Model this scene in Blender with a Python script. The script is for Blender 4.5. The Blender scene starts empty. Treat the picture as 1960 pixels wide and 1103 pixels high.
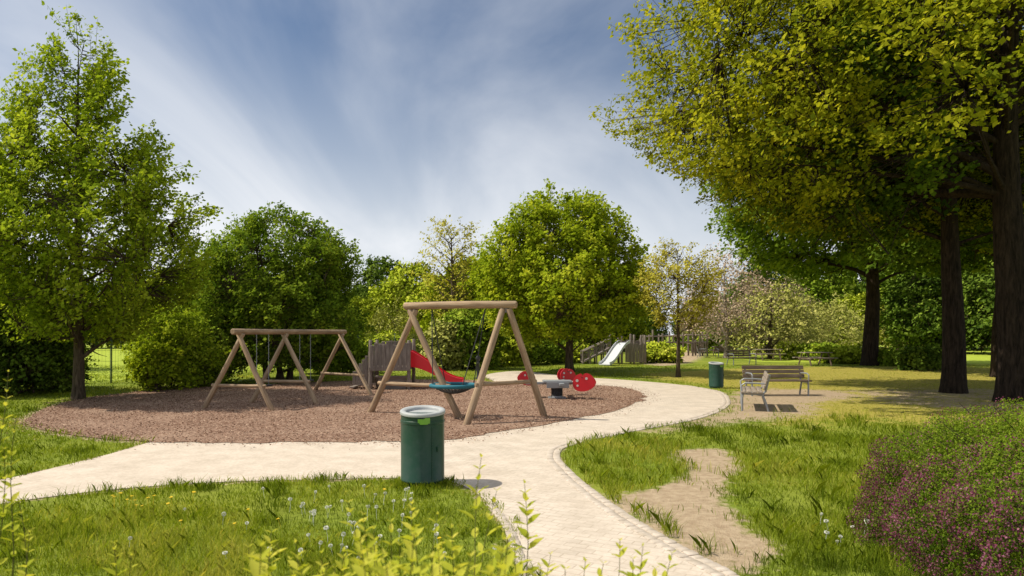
import bpy, bmesh, math, random
import numpy as np
from mathutils import Vector, Matrix
from mathutils.geometry import tessellate_polygon
random.seed(5)
F=1307.; EYE=1.8; HZ=640.
def gp(px,py):
    d=F*EYE/(py-HZ); return ((px-980)/F*d, d)
def at(px,py,d): return ((px-980)/F*d, d, EYE-(py-HZ)/F*d)
scene=bpy.context.scene
COL=scene.collection

# ---------------------------------------------------------------- materials
def new_mat(name):
    m=bpy.data.materials.new(name); m.use_nodes=True
    nt=m.node_tree; nt.nodes.clear()
    out=nt.nodes.new('ShaderNodeOutputMaterial')
    return m,nt,out
def nd(nt,t,ins=None,**kw):
    n=nt.nodes.new(t)
    for k,v in kw.items(): setattr(n,k,v)
    if ins:
        for k,v in ins.items():
            if isinstance(v,bpy.types.NodeSocket): nt.links.new(v,n.inputs[k])
            else: n.inputs[k].default_value=v
    return n
def ramp(nt,fac,stops,interp='LINEAR'):
    n=nt.nodes.new('ShaderNodeValToRGB'); n.color_ramp.interpolation=interp
    els=n.color_ramp.elements
    while len(els)<len(stops): els.new(0.5)
    for e,(p,c) in zip(els,stops):
        e.position=p; e.color=(c[0],c[1],c[2],1) if len(c)==3 else c
    nt.links.new(fac,n.inputs['Fac']); return n.outputs['Color']
def mixc(nt,fac,a,b,mode='MIX'):
    n=nt.nodes.new('ShaderNodeMix'); n.data_type='RGBA'; n.blend_type=mode
    for s,v in ((n.inputs[0],fac),(n.inputs[6],a),(n.inputs[7],b)):
        if isinstance(v,bpy.types.NodeSocket): nt.links.new(v,s)
        else: s.default_value=v if not isinstance(v,tuple) or len(v)==4 else (*v,1)
    return n.outputs[2]
def math_(nt,op,a,b=0.0,clamp=False):
    n=nt.nodes.new('ShaderNodeMath'); n.operation=op; n.use_clamp=clamp
    for i,v in enumerate((a,b)):
        if isinstance(v,bpy.types.NodeSocket): nt.links.new(v,n.inputs[i])
        else: n.inputs[i].default_value=v
    return n.outputs[0]
def finish(nt,out,color,rough=0.8,bump=None,bstr=0.3,bdist=0.02,spec=0.3,metal=0.0):
    p=nd(nt,'ShaderNodeBsdfPrincipled')
    if isinstance(color,bpy.types.NodeSocket): nt.links.new(color,p.inputs['Base Color'])
    else: p.inputs['Base Color'].default_value=(*color,1)
    p.inputs['Roughness'].default_value=rough
    p.inputs['Specular IOR Level'].default_value=spec
    p.inputs['Metallic'].default_value=metal
    if bump is not None:
        b=nd(nt,'ShaderNodeBump',{'Strength':bstr,'Distance':bdist,'Height':bump})
        nt.links.new(b.outputs[0],p.inputs['Normal'])
    nt.links.new(p.outputs[0],out.inputs[0])
    return p
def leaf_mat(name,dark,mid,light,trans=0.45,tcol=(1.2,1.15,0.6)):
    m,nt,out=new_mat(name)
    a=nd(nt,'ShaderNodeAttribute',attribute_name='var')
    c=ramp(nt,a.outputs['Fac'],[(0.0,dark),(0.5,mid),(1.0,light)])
    p=nd(nt,'ShaderNodeBsdfDiffuse',{'Color':c})
    if trans>0:
        tc=mixc(nt,1.0,c,tcol,'MULTIPLY')
        t=nd(nt,'ShaderNodeBsdfTranslucent',{'Color':tc})
        p=nd(nt,'ShaderNodeMixShader',{0:trans,1:p.outputs[0],2:t.outputs[0]})
    nt.links.new(p.outputs[0],out.inputs[0]); return m
def wood_mat(name,c1,c2,c3,rough=0.8):
    m,nt,out=new_mat(name)
    a=nd(nt,'ShaderNodeAttribute',attribute_name='tc')
    mp=nd(nt,'ShaderNodeMapping',{'Vector':a.outputs['Vector'],'Scale':(28,28,1.6)})
    n=nd(nt,'ShaderNodeTexNoise',{'Vector':mp.outputs[0],'Scale':1.6,'Detail':6,'Roughness':0.65})
    mp2=nd(nt,'ShaderNodeMapping',{'Vector':a.outputs['Vector'],'Scale':(3,3,1.1)})
    n2=nd(nt,'ShaderNodeTexNoise',{'Vector':mp2.outputs[0],'Scale':1.5,'Detail':3})
    c=ramp(nt,n.outputs[0],[(0.3,c1),(0.5,c2),(0.7,c3)])
    c=mixc(nt,ramp(nt,n2.outputs[0],[(0.35,(0.0,0,0)),(0.7,(0.7,.7,.7))]),c,tuple(x*0.5 for x in c2))
    finish(nt,out,c,rough,n.outputs[0],0.45,0.012); return m
def paint_mat(name,c,rough=0.4,dirt=0.25,spec=0.4,metal=0.0,scale=8):
    m,nt,out=new_mat(name)
    g=nd(nt,'ShaderNodeTexCoord')
    n=nd(nt,'ShaderNodeTexNoise',{'Vector':g.outputs['Object'],'Scale':scale,'Detail':7,'Roughness':0.7})
    f=ramp(nt,n.outputs[0],[(0.4,(0,0,0)),(0.75,(dirt,dirt,dirt))])
    col=mixc(nt,f,c,tuple(0.5*x+0.06 for x in c))
    finish(nt,out,col,rough,n.outputs[0],0.05,0.01,spec,metal); return m
def bark_mat(name,c1,c2):
    m,nt,out=new_mat(name)
    g=nd(nt,'ShaderNodeNewGeometry')
    mp=nd(nt,'ShaderNodeMapping',{'Vector':g.outputs['Position'],'Scale':(9,9,1.6)})
    n=nd(nt,'ShaderNodeTexNoise',{'Vector':mp.outputs[0],'Scale':1.5,'Detail':8,'Roughness':0.7,'Distortion':0.6})
    c=ramp(nt,n.outputs[0],[(0.35,c1),(0.65,c2)])
    finish(nt,out,c,0.95,n.outputs[0],0.9,0.06,0.1); return m

M_log=wood_mat('log_wood',(0.20,0.12,0.068),(0.41,0.285,0.175),(0.55,0.42,0.28))
M_grey=wood_mat('weathered_wood',(0.13,0.10,0.085),(0.27,0.22,0.185),(0.40,0.34,0.29))
M_tan=wood_mat('tan_wood',(0.17,0.13,0.10),(0.33,0.27,0.21),(0.45,0.38,0.31))
M_slat=wood_mat('bench_wood',(0.085,0.058,0.038),(0.18,0.13,0.088),(0.28,0.215,0.155))
M_bin=paint_mat('green_paint',(0.012,0.056,0.032),0.36,0.45)
M_binrim=paint_mat('grey_metal',(0.42,0.43,0.42),0.5,0.5)
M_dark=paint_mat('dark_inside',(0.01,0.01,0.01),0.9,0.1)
M_lime=paint_mat('lime_sticker',(0.22,0.46,0.05),0.6,0.35)
M_blue=paint_mat('blue_rope',(0.015,0.15,0.20),0.7,0.3,scale=40)
M_rope=paint_mat('dark_rope',(0.03,0.03,0.03),0.8,0.2)
M_steel=paint_mat('steel',(0.30,0.31,0.32),0.45,0.4,metal=0.3)
M_red=paint_mat('red_plastic',(0.58,0.012,0.022),0.35,0.12)
M_cream=paint_mat('cream_paint',(0.60,0.50,0.45),0.5,0.2)
M_pale=paint_mat('pale_metal_slide',(0.60,0.61,0.62),0.4,0.2)
M_fence=paint_mat('green_fence_wire',(0.07,0.11,0.08),0.5,0.3)
M_iron=paint_mat('dark_iron',(0.03,0.03,0.032),0.5,0.3)
M_bark=bark_mat('bark_brown',(0.035,0.026,0.017),(0.15,0.11,0.075))
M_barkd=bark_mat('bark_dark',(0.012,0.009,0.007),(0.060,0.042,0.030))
M_stem=bark_mat('green_stem',(0.10,0.09,0.03),(0.2,0.2,0.07))
L_t1=leaf_mat('leaf_fresh',(0.12,0.18,0.012),(0.30,0.40,0.024),(0.50,0.56,0.06))
L_t2=leaf_mat('leaf_mid',(0.065,0.12,0.014),(0.18,0.27,0.022),(0.36,0.44,0.05))
L_t3=leaf_mat('leaf_bright',(0.13,0.19,0.012),(0.33,0.42,0.02),(0.56,0.58,0.05))
L_t4=leaf_mat('leaf_olive',(0.26,0.24,0.03),(0.46,0.42,0.05),(0.62,0.56,0.11),0.3)
L_can=leaf_mat('leaf_canopy',(0.08,0.11,0.008),(0.27,0.30,0.014),(0.55,0.52,0.035),0.48)
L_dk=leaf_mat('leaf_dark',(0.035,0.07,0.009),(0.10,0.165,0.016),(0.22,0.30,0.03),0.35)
B_t2=leaf_mat('leaf_mid_far',(0.07,0.12,0.012),(0.19,0.27,0.02),(0.36,0.42,0.05),0)
B_t3=leaf_mat('leaf_bright_far',(0.15,0.20,0.014),(0.35,0.41,0.025),(0.56,0.57,0.07),0)
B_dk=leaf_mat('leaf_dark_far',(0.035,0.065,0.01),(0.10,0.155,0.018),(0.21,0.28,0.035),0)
L_pink=leaf_mat('leaf_tan',(0.26,0.18,0.11),(0.42,0.31,0.21),(0.54,0.42,0.30),0)
L_pale=leaf_mat('leaf_pale_yellow',(0.22,0.24,0.05),(0.37,0.37,0.085),(0.52,0.48,0.15),0)
L_sprig=leaf_mat('leaf_sprig',(0.22,0.28,0.025),(0.45,0.48,0.05),(0.70,0.64,0.12),0.45)
L_grass=leaf_mat('grass_blade',(0.10,0.15,0.012),(0.26,0.33,0.022),(0.58,0.54,0.12),0.4)
L_purp=leaf_mat('purple_blossom',(0.080,0.020,0.035),(0.215,0.062,0.105),(0.39,0.17,0.23),0.25,(1.1,0.8,0.9))
L_hedge=leaf_mat('leaf_hedge',(0.16,0.22,0.015),(0.33,0.41,0.025),(0.52,0.56,0.06),0)
L_chip=leaf_mat('chip',(0.09,0.045,0.029),(0.29,0.17,0.112),(0.56,0.40,0.29),0.0)

# ---------------------------------------------------------------- helpers
def link(o,parent=None):
    COL.objects.link(o)
    if parent: o.parent=parent
    return o
def thing(name,loc,label,cat,group=None,rot=0.0):
    e=bpy.data.objects.new(name,None); e.location=loc; e.rotation_euler=(0,0,rot)
    e.empty_display_size=0.2; link(e); e['label']=label; e['category']=cat
    if group: e['group']=group
    return e
def np_mesh(name,V,idx,k,mat,var=None,smooth=False):
    me=bpy.data.meshes.new(name); V=np.ascontiguousarray(V,dtype=np.float32); idx=np.ascontiguousarray(idx,dtype=np.int32).ravel()
    me.vertices.add(len(V)); me.vertices.foreach_set('co',V.ravel())
    me.loops.add(len(idx)); me.loops.foreach_set('vertex_index',idx)
    nP=len(idx)//k; me.polygons.add(nP); me.polygons.foreach_set('loop_start',np.arange(nP,dtype=np.int32)*k)
    me.update(calc_edges=True)
    if var is not None:
        a=me.attributes.new('var','FLOAT','FACE'); a.data.foreach_set('value',np.clip(var,0,1).astype(np.float32))
    if smooth: me.polygons.foreach_set('use_smooth',np.ones(nP,dtype=bool))
    me.materials.append(mat); return me
def basis(d):
    d=Vector(d).normalized(); u=d.orthogonal().normalized(); return u,d.cross(u)
class MB:
    def __init__(s): s.v=[]; s.f=[]; s.t=[]
    def tube(s,pts,rad,k=10,cap=True,round_=False):
        pts=[Vector(p) for p in pts]
        if not hasattr(rad,'__len__'): rad=[rad]*len(pts)
        rad=list(rad)
        if round_:
            d=(pts[1]-pts[0]).normalized()*rad[0]*0.25; pts=[pts[0],pts[0]+d]+pts[1:]; rad=[rad[0]*0.8,rad[0]]+rad[1:]
            d=(pts[-2]-pts[-1]).normalized()*rad[-1]*0.25; pts=pts[:-1]+[pts[-1]+d,pts[-1]]; rad=rad+[rad[-1]*0.8]
        o=len(s.v); u=None; ln=random.uniform(0,50); off=random.uniform(0,9)
        for i,p in enumerate(pts):
            a=pts[min(i+1,len(pts)-1)]-pts[max(i-1,0)]
            a=a.normalized()
            if u is None: u=a.orthogonal().normalized()
            u=(u-a*u.dot(a)).normalized(); w=a.cross(u)
            if i: ln+=(p-pts[i-1]).length
            for j in range(k):
                t=2*math.pi*j/k; c,sn=math.cos(t),math.sin(t)
                s.v.append(p+(u*c+w*sn)*rad[i]); s.t.append((c*rad[i]+off,sn*rad[i],ln))
        n=len(pts)
        for i in range(n-1):
            for j in range(k):
                a=o+i*k+j; b=o+i*k+(j+1)%k; s.f.append((a,b,b+k,a+k))
        if cap:
            s.f.append(tuple(o+j for j in range(k))[::-1]); s.f.append(tuple(o+(n-1)*k+j for j in range(k)))
    def box(s,c,size,R=None,bev=0.006):
        c=Vector(c); hx,hy,hz=[x/2 for x in size]; b=min(bev,hx*0.4,hy*0.4,hz*0.4); o=len(s.v)
        L=max(range(3),key=lambda i:size[i]); off=random.uniform(0,20)
        bm=[]
        for z,e in ((-hz,b),(-hz+b,0),(hz-b,0),(hz,b)):
            for x,y in ((-hx+e+b,-hy+e),(hx-e-b,-hy+e),(hx-e,-hy+e+b),(hx-e,hy-e-b),(hx-e-b,hy-e),(-hx+e+b,hy-e),(-hx+e,hy-e-b),(-hx+e,-hy+e+b)):
                bm.append((x,y,z))
        for p in bm:
            q=[p[0],p[1],p[2]]; tl=q.pop(L); s.t.append((q[0]+off,q[1],tl+off*3))
            v=Vector(p)
            if R is not None: v=R@v
            s.v.append(c+v)
        for i in range(3):
            for j in range(8):
                a=o+i*8+j; d=o+i*8+(j+1)%8; s.f.append((a,d,d+8,a+8))
        s.f.append(tuple(o+j for j in range(8))[::-1]); s.f.append(tuple(o+24+j for j in range(8)))
    def lathe(s,prof,k=32,c=(0,0,0),shear=None):
        o=len(s.v); c=Vector(c)
        for r,z in prof:
            for j in range(k):
                t=2*math.pi*j/k; y=math.sin(t)*r; x=math.cos(t)*r
                zz=z+(shear*y if shear else 0)
                s.v.append(c+Vector((x,y,zz))); s.t.append((x,y,zz))
        for i in range(len(prof)-1):
            for j in range(k):
                a=o+i*k+j; b=o+i*k+(j+1)%k; s.f.append((a,b,b+k,a+k))
        if prof[0][0]>0.0: s.f.append(tuple(o+j for j in range(k))[::-1])
        if prof[-1][0]>0.0: s.f.append(tuple(o+(len(prof)-1)*k+j for j in range(k)))
    def quad(s,vs):
        o=len(s.v)
        for v in vs: s.v.append(Vector(v)); s.t.append(tuple(v))
        s.f.append(tuple(range(o,o+len(vs))))
    def obj(s,name,mat,parent=None,smooth=True,angle=40):
        me=bpy.data.meshes.new(name); me.from_pydata([tuple(v) for v in s.v],[],s.f)
        a=me.attributes.new('tc','FLOAT_VECTOR','POINT'); a.data.foreach_set('vector',np.array(s.t,dtype=np.float32).ravel())
        me.materials.append(mat)
        if smooth:
            me.polygons.foreach_set('use_smooth',np.ones(len(me.polygons),dtype=bool))
            me.set_sharp_from_angle(angle=math.radians(angle))
        me.update()
        return link(bpy.data.objects.new(name,me),parent)
def tubeobj(name,a,b,r,mat,parent,r2=None,k=12):
    m=MB(); a=Vector(a);b=Vector(b); u,v=basis(b-a)
    bow=(u*random.uniform(-1,1)+v*random.uniform(-1,1))*r*0.18
    T=(0,0.17,0.33,0.5,0.66,0.83,1)
    pts=[a.lerp(b,t)+bow*math.sin(math.pi*t) for t in T]
    r2=r2 or r; m.tube(pts,[(r+(r2-r)*t)*random.uniform(0.97,1.03) for t in T],k,True,True)
    return m.obj(name,mat,parent)
def copy_thing(root,loc,rot=None,scale=None):
    n=root.copy(); n.location=loc
    if rot is not None: n.rotation_euler=(0,0,rot)
    if scale is not None: n.scale=scale if hasattr(scale,'__len__') else (scale,)*3
    COL.objects.link(n)
    def rec(src,dst):
        for c in src.children:
            q=c.copy(); COL.objects.link(q); q.parent=dst; rec(c,q)
    rec(root,n); return n
def snoise(P,freq,seed):
    r=np.random.default_rng(seed); out=np.zeros(len(P)); D=P.shape[1]
    for i in range(7):
        k=r.normal(size=D); k/=np.linalg.norm(k)+1e-9; out+=np.sin(P@(k*freq*(0.6+0.25*i))+r.uniform(0,6.28))
    return out/3.0
def smooth_poly(pts,closed=True,sub=6):
    P=np.array(pts,float); n=len(P); out=[]
    rg=range(n if closed else n-1)
    for i in rg:
        if closed: p0,p1,p2,p3=P[(i-1)%n],P[i],P[(i+1)%n],P[(i+2)%n]
        else: p0,p1,p2,p3=P[max(i-1,0)],P[i],P[i+1],P[min(i+2,n-1)]
        for s in range(sub):
            t=s/sub
            out.append(0.5*((2*p1)+(-p0+p2)*t+(2*p0-5*p1+4*p2-p3)*t*t+(-p0+3*p1-3*p2+p3)*t**3))
    if not closed: out.append(P[-1])
    return np.array(out)
def inside(P,poly):
    x,y=P[:,0],P[:,1]; r=np.zeros(len(P),bool); n=len(poly); j=n-1
    for i in range(n):
        xi,yi=poly[i]; xj,yj=poly[j]
        if yi!=yj:
            c=((yi>y)!=(yj>y))&(x<(xj-xi)*(y-yi)/(yj-yi)+xi); r^=c
        j=i
    return r
def sdist(P,poly):
    d=np.full(len(P),1e9); n=len(poly)
    for i in range(n):
        a=poly[i]; b=poly[(i+1)%n]; ab=b-a; L=(ab@ab)+1e-9
        t=np.clip(((P-a)@ab)/L,0,1); q=P-a-t[:,None]*ab; d=np.minimum(d,np.sqrt((q*q).sum(1)))
    return np.where(inside(P,poly),d,-d)

# ---------------------------------------------------------------- layout of surfaces
mulch_px=[(45,808),(90,782),(170,762),(300,748),(450,739),(700,729),(880,728),(1000,736),(1130,738),(1205,745),(1234,760),(1190,784),(1085,806),(960,828),(850,844),(750,847),(500,848),(290,848),(130,832),(65,818)]
MUL=smooth_poly([gp(*p) for p in mulch_px])
path_px=[(-260,1012),(0,966),(200,940),(400,925),(600,919),(760,917),(850,921),(900,938),(935,965),(965,1000),(988,1050),(1000,1103),(1005,1200),(1000,1500),(1900,1500),(1540,1200),(1400,1103),(1300,1050),(1200,990),(1130,940),(1085,900),(1066,873),(1090,853),(1200,828),(1330,803),(1385,782),(1394,766),(1375,750),(1310,738),(1200,728),(1090,721),(1000,711),(950,714),(930,722),
 (1000,745),(1150,752),(1150,775),(1000,795),(850,815),(600,830),(330,836),(285,848),(180,878),(0,920),(-260,968)]
PTH=smooth_poly([gp(*p) for p in path_px])
S1=smooth_poly([gp(*p) for p in [(1285,866),(1385,860),(1412,895),(1385,940),(1415,1000),(1485,1040),(1475,1080),(1420,1103),(1335,1068),(1240,1005),(1175,955),(1260,932),(1312,900)]])
S2=smooth_poly([gp(*p) for p in [(1230,826),(1330,803),(1390,778),(1398,757),(1470,745),(1600,748),(1650,760),(1560,772),(1550,792),(1470,804),(1390,808),(1300,820)]])
S3=smooth_poly([gp(*p) for p in [(1620,745),(1960,746),(2200,788),(1960,796),(1700,776),(1640,766)]])
S4=smooth_poly([gp(*p) for p in [(1225,690),(1260,676),(1330,672),(1345,680),(1320,694),(1260,700)]])
DRY=smooth_poly([gp(*p) for p in [(1240,716),(1600,702),(2100,712),(2200,812),(1650,806),(1500,812),(1400,745)]])

def sheet(name,poly,z,mat,label=None):
    co=[Vector((p[0],p[1],0)) for p in poly]
    tris=tessellate_polygon([co]); me=bpy.data.meshes.new(name)
    me.from_pydata([(v.x,v.y,z) for v in co],[],[tuple(t) for t in tris]); me.materials.append(mat)
    bm=bmesh.new(); bm.from_mesh(me); bmesh.ops.recalc_face_normals(bm,faces=bm.faces)
    for f in bm.faces:
        if f.normal.z<0: f.normal_flip()
    bm.to_mesh(me); bm.free()
    o=link(bpy.data.objects.new(name,me)); o['kind']='structure'; return o

# ground
m,nt,out=new_mat('ground_grass_soil'); M_ground=m
g=nd(nt,'ShaderNodeNewGeometry'); pos=g.outputs['Position']
n1=nd(nt,'ShaderNodeTexNoise',{'Vector':pos,'Scale':0.35,'Detail':5}); n2=nd(nt,'ShaderNodeTexNoise',{'Vector':pos,'Scale':9,'Detail':8,'Roughness':0.7}); n3=nd(nt,'ShaderNodeTexNoise',{'Vector':pos,'Scale':60,'Detail':4})
n5=nd(nt,'ShaderNodeTexNoise',{'Vector':pos,'Scale':1.6,'Detail':6,'Roughness':0.6})
gr=ramp(nt,n2.outputs[0],[(0.3,(0.09,0.12,0.016)),(0.55,(0.20,0.26,0.026)),(0.75,(0.34,0.38,0.055))])
gr=mixc(nt,ramp(nt,n1.outputs[0],[(0.4,(0,0,0)),(0.65,(0.6,.6,.6))]),gr,(0.33,0.34,0.05))
dryc=ramp(nt,n2.outputs[0],[(0.3,(0.19,0.18,0.03)),(0.5,(0.38,0.325,0.06)),(0.72,(0.52,0.42,0.13))])
so=ramp(nt,n2.outputs[0],[(0.3,(0.33,0.235,0.145)),(0.6,(0.50,0.385,0.255)),(0.8,(0.60,0.48,0.34))])
ad=nd(nt,'ShaderNodeAttribute',attribute_name='dry'); asl=nd(nt,'ShaderNodeAttribute',attribute_name='soil')
def rag(a,w=1.4,w2=0.0):
    s=math_(nt,'SUBTRACT',n2.outputs[0],0.5); s=math_(nt,'MULTIPLY',s,w); s=math_(nt,'ADD',a,s)
    if w2: s=math_(nt,'ADD',s,math_(nt,'MULTIPLY',math_(nt,'SUBTRACT',n5.outputs[0],0.5),w2))
    return ramp(nt,s,[(0.35,(0,0,0)),(0.65,(1,1,1))])
c=mixc(nt,rag(ad.outputs['Fac'],1.0,1.2),gr,dryc); c=mixc(nt,rag(asl.outputs['Fac'],1.4,1.3),c,so)
hb=math_(nt,'ADD',n3.outputs[0],n2.outputs[0])
finish(nt,out,c,0.95,hb,0.6,0.06,0.1)
def axis(a,b,step,far):
    mid=list(np.arange(a,b,step)); lo=[];hi=[];x=a;s=step
    while x>-far: s*=1.35; x-=s; lo.append(x)
    x=b;s=step
    while x<far: s*=1.35; x+=s; hi.append(x)
    return np.array(lo[::-1]+mid+hi)
X=axis(-14,24,0.16,900); Y=axis(2,42,0.16,900)
gx,gy=np.meshgrid(X,Y); P2=np.stack([gx.ravel(),gy.ravel()],1)
soil=np.clip(0.5+sdist(P2,S1)/0.5,0,1)
for S,w in ((S2,2.0),(S4,1.5)): soil=np.maximum(soil,np.clip(0.5+sdist(P2,S)/w,0,1))
soil=np.maximum(soil,0.55*np.clip(0.5+sdist(P2,S3)/2,0,1))
dpath=sdist(P2,PTH); soil=np.maximum(soil,np.clip(0.6+dpath/0.35,0,1)); dm=sdist(P2,MUL); soil=np.maximum(soil,np.clip(0.65+dm/0.6,0,1))
dry=np.clip(0.5+sdist(P2,DRY)/3,0,0.8)
V=np.column_stack([P2,np.zeros(len(P2))])
nx,ny=len(X),len(Y); ii,jj=np.meshgrid(np.arange(nx-1),np.arange(ny-1)); a=(jj*nx+ii).ravel()
me=np_mesh('ground',V,np.column_stack([a,a+1,a+nx+1,a+nx]),4,M_ground)
for nm,val in (('soil',soil),('dry',dry)):
    at_=me.attributes.new(nm,'FLOAT','POINT'); at_.data.foreach_set('value',val.astype(np.float32))
o=link(bpy.data.objects.new('ground',me)); o['kind']='structure'
m,nt,out=new_mat('mown_lawn')
g=nd(nt,'ShaderNodeNewGeometry'); n1=nd(nt,'ShaderNodeTexNoise',{'Vector':g.outputs['Position'],'Scale':1.5,'Detail':8,'Roughness':0.7})
finish(nt,out,ramp(nt,n1.outputs[0],[(0.3,(0.24,0.32,0.03)),(0.7,(0.42,0.48,0.06))]),0.95,n1.outputs[0],0.4,0.05,0.1)
sheet('sports_field',np.array([(-15.2,26),(-11.6,36.3),(-10.3,43.7),(-3,45.4),(-2,61),(-40,160),(-220,160),(-220,22.4),(-30.4,22.2)]),0.004,m)
sheet('far_lawn',np.array([(16,44),(60,36),(120,60),(120,110),(30,110),(18,62)]),0.004,m)

# path
m,nt,out=new_mat('paver_path')
g=nd(nt,'ShaderNodeNewGeometry'); pos=g.outputs['Position']
mp=nd(nt,'ShaderNodeMapping',{'Vector':pos,'Rotation':(0,0,0.5)})
br=nd(nt,'ShaderNodeTexBrick',{'Vector':mp.outputs[0],'Color1':(0.63,0.545,0.45,1),'Color2':(0.55,0.475,0.39,1),'Mortar':(0.40,0.325,0.245,1),'Scale':1.0,'Mortar Size':0.007,'Mortar Smooth':0.5,'Brick Width':0.2,'Row Height':0.1})
n1=nd(nt,'ShaderNodeTexNoise',{'Vector':pos,'Scale':0.8,'Detail':6,'Roughness':0.6}); n2=nd(nt,'ShaderNodeTexNoise',{'Vector':pos,'Scale':25,'Detail':6,'Roughness':0.7})
sand=ramp(nt,n2.outputs[0],[(0.3,(0.51,0.425,0.335)),(0.7,(0.67,0.575,0.475))])
sxp=nd(nt,'ShaderNodeSeparateXYZ',{0:pos}); left=ramp(nt,math_(nt,'MULTIPLY',sxp.outputs[0],-0.5),[(0.3,(0,0,0)),(0.8,(0.92,.92,.92))])
sf=math_(nt,'MAXIMUM',ramp(nt,n1.outputs[0],[(0.36,(0.15,.15,.15)),(0.62,(0.8,.8,.8))]),left)
c=mixc(nt,sf,br.outputs[0],sand)
n4=nd(nt,'ShaderNodeTexNoise',{'Vector':pos,'Scale':2.2,'Detail':8,'Roughness':0.75})
c=mixc(nt,0.7,c,ramp(nt,n4.outputs[0],[(0.32,(0.72,0.70,0.66)),(0.6,(1.06,1.06,1.06))]),'MULTIPLY')
finish(nt,out,c,0.9,math_(nt,'ADD',math_(nt,'MULTIPLY',br.outputs['Fac'],-0.7),n2.outputs[0]),0.3,0.01,0.2)
sheet('path',PTH,0.008,m)
# mulch
m,nt,out=new_mat('bark_mulch')
g=nd(nt,'ShaderNodeNewGeometry'); pos=g.outputs['Position']
v=nd(nt,'ShaderNodeTexVoronoi',{'Vector':pos,'Scale':34,'Randomness':1.0}); n1=nd(nt,'ShaderNodeTexNoise',{'Vector':pos,'Scale':0.7,'Detail':6}); n2=nd(nt,'ShaderNodeTexNoise',{'Vector':pos,'Scale':40,'Detail':4})
sp=nd(nt,'ShaderNodeSeparateColor',{0:v.outputs['Color']})
c=ramp(nt,sp.outputs[0],[(0.0,(0.115,0.06,0.04)),(0.5,(0.26,0.155,0.105)),(1.0,(0.43,0.30,0.22))])
c=mixc(nt,ramp(nt,n1.outputs[0],[(0.45,(0,0,0)),(0.7,(0.6,.6,.6))]),c,(0.39,0.265,0.19))
finish(nt,out,c,0.95,math_(nt,'ADD',v.outputs['Distance'],n2.outputs[0]),0.6,0.03,0.1)
rg=np.random.default_rng(1); MR=MUL+rg.normal(size=MUL.shape)*0.05
sheet('mulch_ground',MR,0.016,m)
def scatter_in(poly,n,seed):
    r=np.random.default_rng(seed); lo=poly.min(0); hi=poly.max(0); P=r.uniform(lo,hi,(n,2)); return P[inside(P,poly)]
def quads(pos,nrm,tan,ls,wid=0.36,bend=0.0):
    n=len(pos); nrm=nrm/np.linalg.norm(nrm,axis=1,keepdims=True)
    tan=tan-nrm*(tan*nrm).sum(1,keepdims=True); tan/=np.linalg.norm(tan,axis=1,keepdims=True)+1e-9
    b=np.cross(nrm,tan); ls=np.asarray(ls).reshape(-1,1)
    V=np.stack([pos,pos+tan*ls*0.5+b*ls*wid+nrm*ls*bend,pos+tan*ls,pos+tan*ls*0.5-b*ls*wid+nrm*ls*bend],1).reshape(-1,3)
    return V,np.arange(4*n).reshape(n,4)
P=scatter_in(MUL,90000,3); r=np.random.default_rng(4); P=np.concatenate([P,MUL[r.integers(0,len(MUL),5000)]+r.normal(size=(5000,2))*0.24]); n=len(P)
p3=np.column_stack([P,0.018+r.uniform(0,0.02,n)]); V,I=quads(p3,np.column_stack([r.normal(size=(n,2))*0.4,np.ones(n)]),r.normal(size=(n,3)),r.uniform(0.018,0.052,n),0.25)
o=link(bpy.data.objects.new('wood_chips',np_mesh('wood_chips',V,I,4,L_chip,r.uniform(0,1,n)**1.3))); o['kind']='stuff'
# edging stones
m,nt,out=new_mat('granite_sett')
g=nd(nt,'ShaderNodeNewGeometry'); n1=nd(nt,'ShaderNodeTexNoise',{'Vector':g.outputs['Position'],'Scale':7,'Detail':8,'Roughness':0.7})
finish(nt,out,ramp(nt,n1.outputs[0],[(0.35,(0.40,0.335,0.26)),(0.65,(0.58,0.50,0.42))]),0.9,n1.outputs[0],0.4,0.01,0.2)
mb=MB()
def edging(pts,rows,side):
    C=smooth_poly([gp(*p) for p in pts],False,40)
    seg=np.linalg.norm(np.diff(C,axis=0),axis=1); s=np.concatenate([[0],np.cumsum(seg)])
    for rr in range(rows):
        u=random.uniform(0,0.1)
        while u<s[-1]-0.1:
            L=random.uniform(0.08,0.12); x=np.interp(u+L/2,s,C[:,0]); y=np.interp(u+L/2,s,C[:,1]); x2=np.interp(u+L/2+0.05,s,C[:,0]); y2=np.interp(u+L/2+0.05,s,C[:,1])
            a=math.atan2(y2-y,x2-x); off=side*(0.0+rr*0.105)
            mb.box((x-math.sin(a)*off,y+math.cos(a)*off,-0.010+random.uniform(0,0.008)),(L-0.010,random.uniform(0.088,0.10),0.05),Matrix.Rotation(a+random.uniform(-.08,.08),3,'Z'),0.008)
            u+=L
edging([(1540,1200),(1400,1103),(1300,1050),(1200,990),(1130,940),(1085,900),(1066,873),(1090,853),(1200,828),(1330,803),(1385,782),(1394,766),(1375,750),(1310,738)],2,1)
edging([(935,965),(965,1000),(988,1050),(1000,1103),(1005,1200)],1,-1)
o=mb.obj('path_edging',m); o['kind']='structure'

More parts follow.
